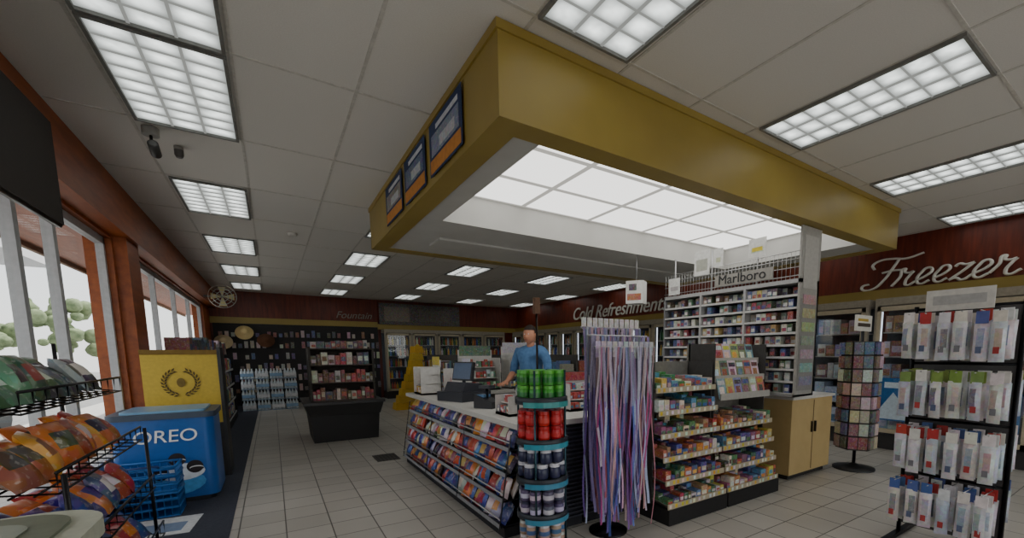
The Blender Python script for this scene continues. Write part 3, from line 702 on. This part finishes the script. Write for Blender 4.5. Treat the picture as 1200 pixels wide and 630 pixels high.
# ------------------------------------------------------------------ sock rack right
e=empty('hanging_sock_rack'); random.seed(99)
b=MB(); b.M=T(3.82,1.2,0,-90); L=.56
for x in (0,L): b.tube([(x,0,0.0),(x,0,1.7)],.015,(28,28,30)); b.box(x-.02,x+.02,-.3,.3,0,.03,(28,28,30),'metal')
b.box(0,L,-.004,.004,.1,1.68,(70,68,68),'plastic')
for z in (1.68,1.3,.9,.5): b.tube([(0,0,z),(L,0,z)],.01,(28,28,30))
b.box(.06,.42,-.03,-.02,1.66,1.8,(215,213,206),'plastic'); b.box(.1,.38,-.032,-.03,1.7,1.76,(180,180,178),'matte')
b.obj('frame',e)
b=MB(); b.M=T(3.82,1.2,0,-90)
for sgn in (-1,1):
  for r,z in enumerate((1.62,1.24,.86,.48)):
    for i in range(6):
        x=.05+i*.092
        b.tube([(x,0,z),(x,sgn*.3,z+.01)],.004,(180,180,180),'metal',4)
        for d in range(4):
            y=sgn*(.05+d*.075); c=jit(random.choice([(210,214,218),(224,224,224),(185,195,208),(218,210,210)]),6); c2=jit(random.choice([(180,188,200),(222,222,222),(150,164,188),(200,170,172),(130,130,142)]),8)
            xx=x+random.uniform(-.008,.008); dz=random.uniform(-.015,.01)
            b.box(xx-.03,xx+.03,y-.003,y+.003,z-.06+dz,z+.015+dz,jit(random.choice([(225,223,220),(225,223,220),(180,60,54),(80,104,160)] if r!=1 else [(130,150,76),(225,223,220)]),8),'matte')
            b.bag(xx,y,z-.29+dz,.072,.24,.05,c,c2,random.uniform(-.06,.06),random.uniform(-.5,.5),'pouch',nu=4,nv=6)
            if sgn<0 and d==3: b.box(xx-.014,xx+.014,y-.03,y-.026,z-.24+dz,z-.2+dz,random.choice([(170,60,60),(90,100,130),(120,120,126)]),'matte')
b.obj('sock_packs',e)
# ------------------------------------------------------------------ counter items
def item_register():
    e=empty('cash_register'); b=MB(); b.M=T(1.68,4.55,.88,20)
    b.box(-.2,.2,-.2,.2,0,.1,(40,42,50),'plastic'); b.prism([(-.15,.1),(.15,.1),(.12,.18),(-.1,.2)],'y',-.15,.15,(50,52,60),'plastic'); b.tube([(0,0,.15),(0,0,.24)],.02,(50,50,56))
    b.M=b.M@Matrix.Translation((0,0,.3))@Matrix.Rotation(.2,4,'Y'); b.box(-.02,.02,-.15,.15,-.09,.11,(34,36,42),'plastic'); b.box(-.024,-.02,-.135,.135,-.075,.095,(70,90,120),'gloss'); b.obj('till',e)
item_register()
b=MB(); b.M=T(1.6,3.75,.88,-60); b.prism([(-.1,0),(.1,0),(.1,.06),(-.1,.13)],'y',-.07,.07,(34,34,38),'plastic'); b.box(-.08,.0,-.05,.05,.1,.125,(90,130,170),'gloss'); b.tube([(0,0,.08),(0,0,.18)],.015,(40,40,44)); b.box(-.06,.06,-.045,.045,.18,.21,(50,52,58),'plastic'); b.obj('card_reader')
def ctr(name,x,y,w,d,h,seed,pal,tiers=3,zz=.88,deg=-90):
    random.seed(seed); b=MB(); b.M=T(x,y,zz,deg)
    b.box(0,w,0,d,0,.02,(205,203,198),'plastic'); b.box(0,w,d-.01,d,0,h,(210,208,204),'plastic'); b.box(0,.008,0,d,0,h*.8,(205,203,198),'plastic'); b.box(w-.008,w,0,d,0,h*.8,(205,203,198),'plastic')
    for k in range(tiers):
        z=.02+k*h*.8/tiers; ya=k*d*.25; b.box(0,w,ya,d,z-.008 if k else 0,z,(225,222,215),'plastic'); fill(b,.01,w-.01,ya+.01,ya+.06,z,h/tiers*.6,pal,.03,.06)
    b.box(.02,w-.02,d-.015,d-.01,h*.85,h*1.1,jit(random.choice(pal)),'print')
    b.obj(name)
WR=[(235,235,232),(200,60,50),(150,150,160)]
ctr('countertop_display',1.45,5.7,.32,.25,.42,1,[(200,50,50),(235,230,225),(220,180,60)])
ctr('countertop_display',1.7,5.3,.3,.25,.4,2,[(235,230,225),(60,110,170),(200,70,60)])
ctr('countertop_display',2.1,5.6,.5,.3,.55,3,[(235,235,232),(200,60,50),(80,135,95)],deg=0)
ctr('countertop_display',2.75,5.6,.6,.3,.6,4,[(225,225,222),(66,95,160),(230,195,70)],deg=0)
ctr('countertop_display',1.5,3.35,.25,.2,.2,5,WR,2,deg=-90)
ctr('countertop_display',2.05,3.05,.35,.2,.3,6,[(235,235,232),(200,60,50),(90,125,180)],deg=0)
ctr('countertop_display',2.6,3.05,.4,.2,.45,7,[(235,235,232),(180,60,50),(90,125,180)],deg=0)
b=MB(); b.M=T(2.6,6.6)
b.tube([(0,0,0),(0,0,1.35)],.02,(120,120,120)); b.lathe(0,0,[(.18,0),(.18,.02),(.02,.03)],(70,70,70)); b.prism([(-.2,1.3),(.2,1.3),(.13,1.4),(0,1.5),(-.13,1.4)],'y',-.012,.012,(220,190,50),'plastic'); b.prism([(-.1,1.33),(.1,1.33),(0,1.42)],'y',-.016,-.012,(60,50,30)); b.obj('yellow_floor_sign')
# ------------------------------------------------------------------ cashier
def skin_obj(name,verts,edges,radii,mat,parent,sub=2,root=0):
    me=bpy.data.meshes.new(name); me.from_pydata(verts,edges,[]); o=bpy.data.objects.new(name,me); S.collection.objects.link(o)
    sk=o.modifiers.new('Skin','SKIN'); sk.use_smooth_shade=True
    for i,r in enumerate(radii):
        v=me.skin_vertices[0].data[i]; v.radius=(r if isinstance(r,tuple) else (r,r)); v.use_root=(i==root)
    s=o.modifiers.new('Sub','SUBSURF'); s.levels=sub; s.render_levels=sub
    me.materials.append(mat); o.parent=parent; return o
cash=empty('cashier')
shirt=noise_col('shirt_blue',(72,112,158),(92,134,180),25,.85); pants=noise_col('trouser_dark',(36,38,46),(46,48,56),25,.9)
PX,PY=2.62,4.75
A=Matrix.Translation((PX,PY,0))@Matrix.Rotation(math.radians(-60),4,'Z')
def W(L): return [tuple(A@Vector(p)) for p in L]
v=[(0,0,.95),(0,.0,1.12),(0,.01,1.3),(0,.02,1.42),(0,0,1.48),
   (-.17,.01,1.40),(-.23,.0,1.28),(-.25,-.03,1.12),(.17,.01,1.40),(.23,.0,1.28),(.25,-.03,1.12)]
skin_obj('shirt',W(v),[(0,1),(1,2),(2,3),(3,4),(3,5),(5,6),(6,7),(3,8),(8,9),(9,10)],[(.165,.12),(.155,.115),(.17,.12),(.14,.09),(.065,.06),.075,.06,.052,.075,.06,.052],shirt,cash)
v=[(0,0,.98),(-.09,0,.9),(-.1,-.01,.5),(-.1,.02,.08),(.09,0,.9),(.11,.01,.5),(.11,.03,.08)]
skin_obj('trousers',W(v),[(0,1),(1,2),(2,3),(0,4),(4,5),(5,6)],[(.16,.12),.1,.07,.055,.1,.07,.055],pants,cash)
for s_ in (-1,1):
    skin_obj('shoe',W([(s_*.105,.06,.05),(s_*.11,-.04,.045),(s_*.115,-.16,.035)]),[(0,1),(1,2)],[.045,.045,.032],MATS['hair'],cash)
    el=(s_*.25,-.02,1.14); wr=(s_*.2,-.24,1.04); pm=(s_*.19,-.31,1.03)
    skin_obj('forearm',W([el,((el[0]+wr[0])/2,(el[1]+wr[1])/2,1.09),wr,pm,(pm[0],pm[1]-.03,1.025)]),[(0,1),(1,2),(2,3),(3,4)],[.045,.04,.027,(.04,.02),(.036,.014)],MATS['skin_tone'],cash)
    for f in range(4):
        fx=pm[0]+(-.03+.02*f); ln=[.07,.08,.075,.058][f]
        skin_obj('finger_%d'%f,W([(fx,pm[1]-.02,1.028),(fx,pm[1]-.02-ln*.5,1.022),(fx,pm[1]-.02-ln*.8,1.005),(fx,pm[1]-.02-ln*.9,.99)]),[(0,1),(1,2),(2,3)],[.009,.009,.008,.007],MATS['skin_tone'],cash,1)
    skin_obj('thumb',W([(pm[0]-s_*.02,pm[1]+.02,1.03),(pm[0]-s_*.055,pm[1]-.015,1.02),(pm[0]-s_*.06,pm[1]-.05,1.01)]),[(0,1),(1,2)],[.012,.01,.008],MATS['skin_tone'],cash,1)
skin_obj('neck',W([(0,0,1.44),(0,-.01,1.5),(0,-.015,1.56)]),[(0,1),(1,2)],[.055,.05,.052],MATS['skin_tone'],cash)
def head():
    b=MB(); b.M=A@Matrix.Translation((0,-.02,1.6)); n=28;mm=20;vs=[]
    for j in range(mm+1):
        ph=math.pi*j/mm
        for i in range(n):
            th=2*math.pi*i/n; x=math.sin(ph)*math.cos(th); y=math.sin(ph)*math.sin(th); z=math.cos(ph)
            X=.076*x;Y=.095*y;Z=.118*z
            if z<0: X*=1-.32*z*z; Y=Y*(1-.15*z*z)-.012*z*z
            fr=max(0,-y)
            if fr>.75 and abs(x)<.28 and -.35<z<.12: Y-=.022*(1-abs(x)/.28)*(1-abs(z+.22)/.35 if abs(z+.22)<.35 else 0)
            if fr>.6 and .0<z<.22 and .2<abs(x)<.6: Y+=.008
            if fr>.7 and -.62<z<-.48 and abs(x)<.35: Y-=.005
            vs.append((X,Y,Z))
    fs=[(j*n+i,j*n+(i+1)%n,(j+1)*n+(i+1)%n,(j+1)*n+i) for j in range(mm) for i in range(n)]
    b.add(vs,[f[::-1] for f in fs],'skin_tone',(200,150,120),True)
    hv=[];
    for j in range(mm+1):
        ph=math.pi*j/mm
        for i in range(n):
            th=2*math.pi*i/n; x=math.sin(ph)*math.cos(th); y=math.sin(ph)*math.sin(th); z=math.cos(ph); hv.append((.083*x,.103*y+.004,.125*z+.003))
    hf=[]
    for f in fs:
        zc=sum(hv[k][2] for k in f)/4; yc=sum(hv[k][1] for k in f)/4
        if zc>.062-max(0,yc+.03)*1.5 and zc>-.06: hf.append(f[::-1])
    b.add(hv,hf,'hair',(48,36,30),True)
    for s_ in (-1,1):
        M0=b.M; b.M=M0@Matrix.Translation((s_*.079,.005,-.005)); b.lathe(0,0,[(.003,-.028),(.012,-.015),(.014,.012),(.004,.028)],(196,140,112),'skin_tone',8,.6,1.2)
        b.M=M0@Matrix.Translation((s_*.028,-.084,.012)); b.lathe(0,0,[(.002,-.006),(.009,0),(.002,.006)],(230,230,228),'gloss',8,1.2,.6); b.M=b.M@Matrix.Translation((0,-.005,0)); b.lathe(0,0,[(.001,-.004),(.004,0),(.001,.004)],(30,24,20),'gloss',6,1,.5)
        b.M=M0
    b.box(-.022,.022,-.096,-.085,-.062,-.056,(150,80,76),'matte')
    b.obj('head',cash)
head()
# ------------------------------------------------------------------ exterior
b=MB(); b.box(-60,60,-40,60,-.3,-.22,mat='asphalt'); b.obj('forecourt_ground')
b=MB(); b.box(-4.2,XL-.3,-6,20,-.22,-.02,(200,198,192)); b.box(XL-.3,12,-6,YF-.3,-.22,-.02,(206,204,198)); b.obj('sidewalk')  # pale paving; unseen front strip added to bounce sunlight onto the ceiling
b=MB(); b.box(-2.3,XL-.26,1.0,20,2.72,2.9,mat='wood_orange'); b.box(-2.35,-2.3,1.0,20,2.66,2.95,(120,90,60)); b.obj('roof_eave')
random.seed(3)
def tree(x,y,h):
    b=MB(); b.tube([(x,y,-.22),(x+.1,y,h*.3),(x,y+.1,h*.6)],.16,(110,96,82),'matte',8)
    for k in range(34):
        a=random.uniform(0,6.28); r=random.uniform(0,h*.34); zz=h*random.uniform(.3,.95); rr=random.uniform(.4,1.0)*h*.1
        px,py=x+r*math.cos(a),y+r*math.sin(a); prof=[(rr*math.sin(t)*random.uniform(.85,1.15)+.01,zz-rr*math.cos(t)) for t in np.linspace(0,math.pi,7)]
        b.lathe(px,py,prof,(70,100,50),'foliage',9)
    b.obj('tree')
for (x,y,h) in [(-19,27,5.5),(-15,38,6),(-22,42,7),(-24,32,6),(-17,50,7),(-12,46,5.5)]: tree(x,y,h)
b=MB(); b.box(-36,-28,0,60,-.22,4.2,mat='stucco'); b.box(-27.99,-27.9,2,58,1,2.4,(130,140,152))
for k in range(12): b.box(-27.95,-27.85,2+k*4.8,2.4+k*4.8,-.2,3.2,(150,120,100))
b.obj('neighbour_building')
e=empty('fuel_canopy'); b=MB()
for x,y in ((-8,11),(-8,21)): b.box(x-.15,x+.15,y-.15,y+.15,-.22,4.6,(140,156,186)) 
b.box(-11,-6.4,7,25,4.6,5.0,(215,215,215)); b.obj('structure',e)
for y in (12.2,16,19.8):
    b=MB(); b.box(-7.5,-6.9,y-.4,y+.4,-.22,1.55,(70,104,160),'plastic'); b.box(-6.9,-6.88,y-.3,y+.3,.75,1.35,(220,220,218),'plastic'); b.box(-6.88,-6.87,y-.2,y+.2,1.05,1.25,(40,44,50)); b.box(-7.45,-6.95,y-.38,y+.38,1.55,1.75,(210,210,205),'plastic'); b.tube([(-6.86,y+.42,1.2),(-6.7,y+.5,.7),(-6.8,y+.48,.1)],.03,(30,30,30),'plastic'); b.obj('fuel_pump')
def car(x,y,col):
    b=MB(); b.M=T(x,y,-.22,90)
    P=[(-2.2,.3),(2.2,.3),(2.25,.75),(1.4,.9),(.8,1.4),(-1.0,1.42),(-1.7,.95),(-2.25,.85)]
    b.prism(P,'y',-.85,.85,col,'gloss'); b.prism([(-1.5,.95),(1.2,.93),(.72,1.34),(-.95,1.36)],'y',-.86,.86,(50,56,62),'gloss')
    for wx in (-1.4,1.4):
        for s_ in (-.8,.8):
            M0=b.M; b.M=M0@Matrix.Translation((wx,s_,.33))@Matrix.Rotation(math.pi/2,4,'X'); b.cyl(0,0,-.1,.1,.33,(30,30,30)); b.M=M0
    b.obj('parked_car')
car(-5.6,13,(190,194,200)); car(-10,24,(90,110,140))
sun=bpy.data.lights.new('sun','SUN'); sun.energy=10; sun.angle=math.radians(2); sun.color=(1,.97,.92)
so=bpy.data.objects.new('sun',sun); S.collection.objects.link(so)
d=Vector((-.35,-.25,-1)).normalized(); so.rotation_mode='QUATERNION'; so.rotation_quaternion=d.to_track_quat('-Z','Y')
# ------------------------------------------------------------------ world
w=bpy.data.worlds.new('World'); S.world=w; w.use_nodes=True; nt=w.node_tree; nt.nodes.clear()
out=nt.nodes.new('ShaderNodeOutputWorld'); bg=nt.nodes.new('ShaderNodeBackground'); sk=nt.nodes.new('ShaderNodeTexSky')
try:
    sk.sky_type='NISHITA'; sk.sun_disc=False; sk.sun_elevation=math.radians(50); sk.sun_rotation=math.radians(100)
except Exception: pass
mix=nt.nodes.new('ShaderNodeMixRGB'); mix.inputs[0].default_value=.8; mix.inputs[2].default_value=(1,.99,.98,1)
gn=nt.nodes.new('ShaderNodeVectorMath'); gn.operation='SCALE'; gn.inputs['Scale'].default_value=.12
nt.links.new(sk.outputs[0],gn.inputs[0]); nt.links.new(gn.outputs[0],mix.inputs[1]); nt.links.new(mix.outputs[0],bg.inputs[0]); bg.inputs[1].default_value=3.6
nt.links.new(bg.outputs[0],out.inputs[0])
# ------------------------------------------------------------------ camera
f_,cx_,cy_,yaw,pit,rol,h_=508.3,678.5,472.9,math.radians(35.119),math.radians(-6.638),math.radians(-.203),1.378
fw=Vector((math.sin(yaw)*math.cos(pit),math.cos(yaw)*math.cos(pit),math.sin(pit))); rt=Vector((math.cos(yaw),-math.sin(yaw),0)); up=rt.cross(fw)
r2=rt*math.cos(rol)+up*math.sin(rol); u2=-rt*math.sin(rol)+up*math.cos(rol)
cd=bpy.data.cameras.new('Camera'); cam=bpy.data.objects.new('Camera',cd); S.collection.objects.link(cam)
M=Matrix.Identity(4)
for i in range(3): M[i][0]=r2[i]; M[i][1]=u2[i]; M[i][2]=-fw[i]
M.translation=(0,0,h_); cam.matrix_world=M
cd.sensor_fit='HORIZONTAL'; cd.sensor_width=36; cd.lens=f_/1200*36; cd.shift_x=(600-cx_)/1200; cd.shift_y=(cy_-315)/1200; cd.clip_start=.05
S.camera=cam
S.view_settings.view_transform='AgX'
S.view_settings.exposure=-.7
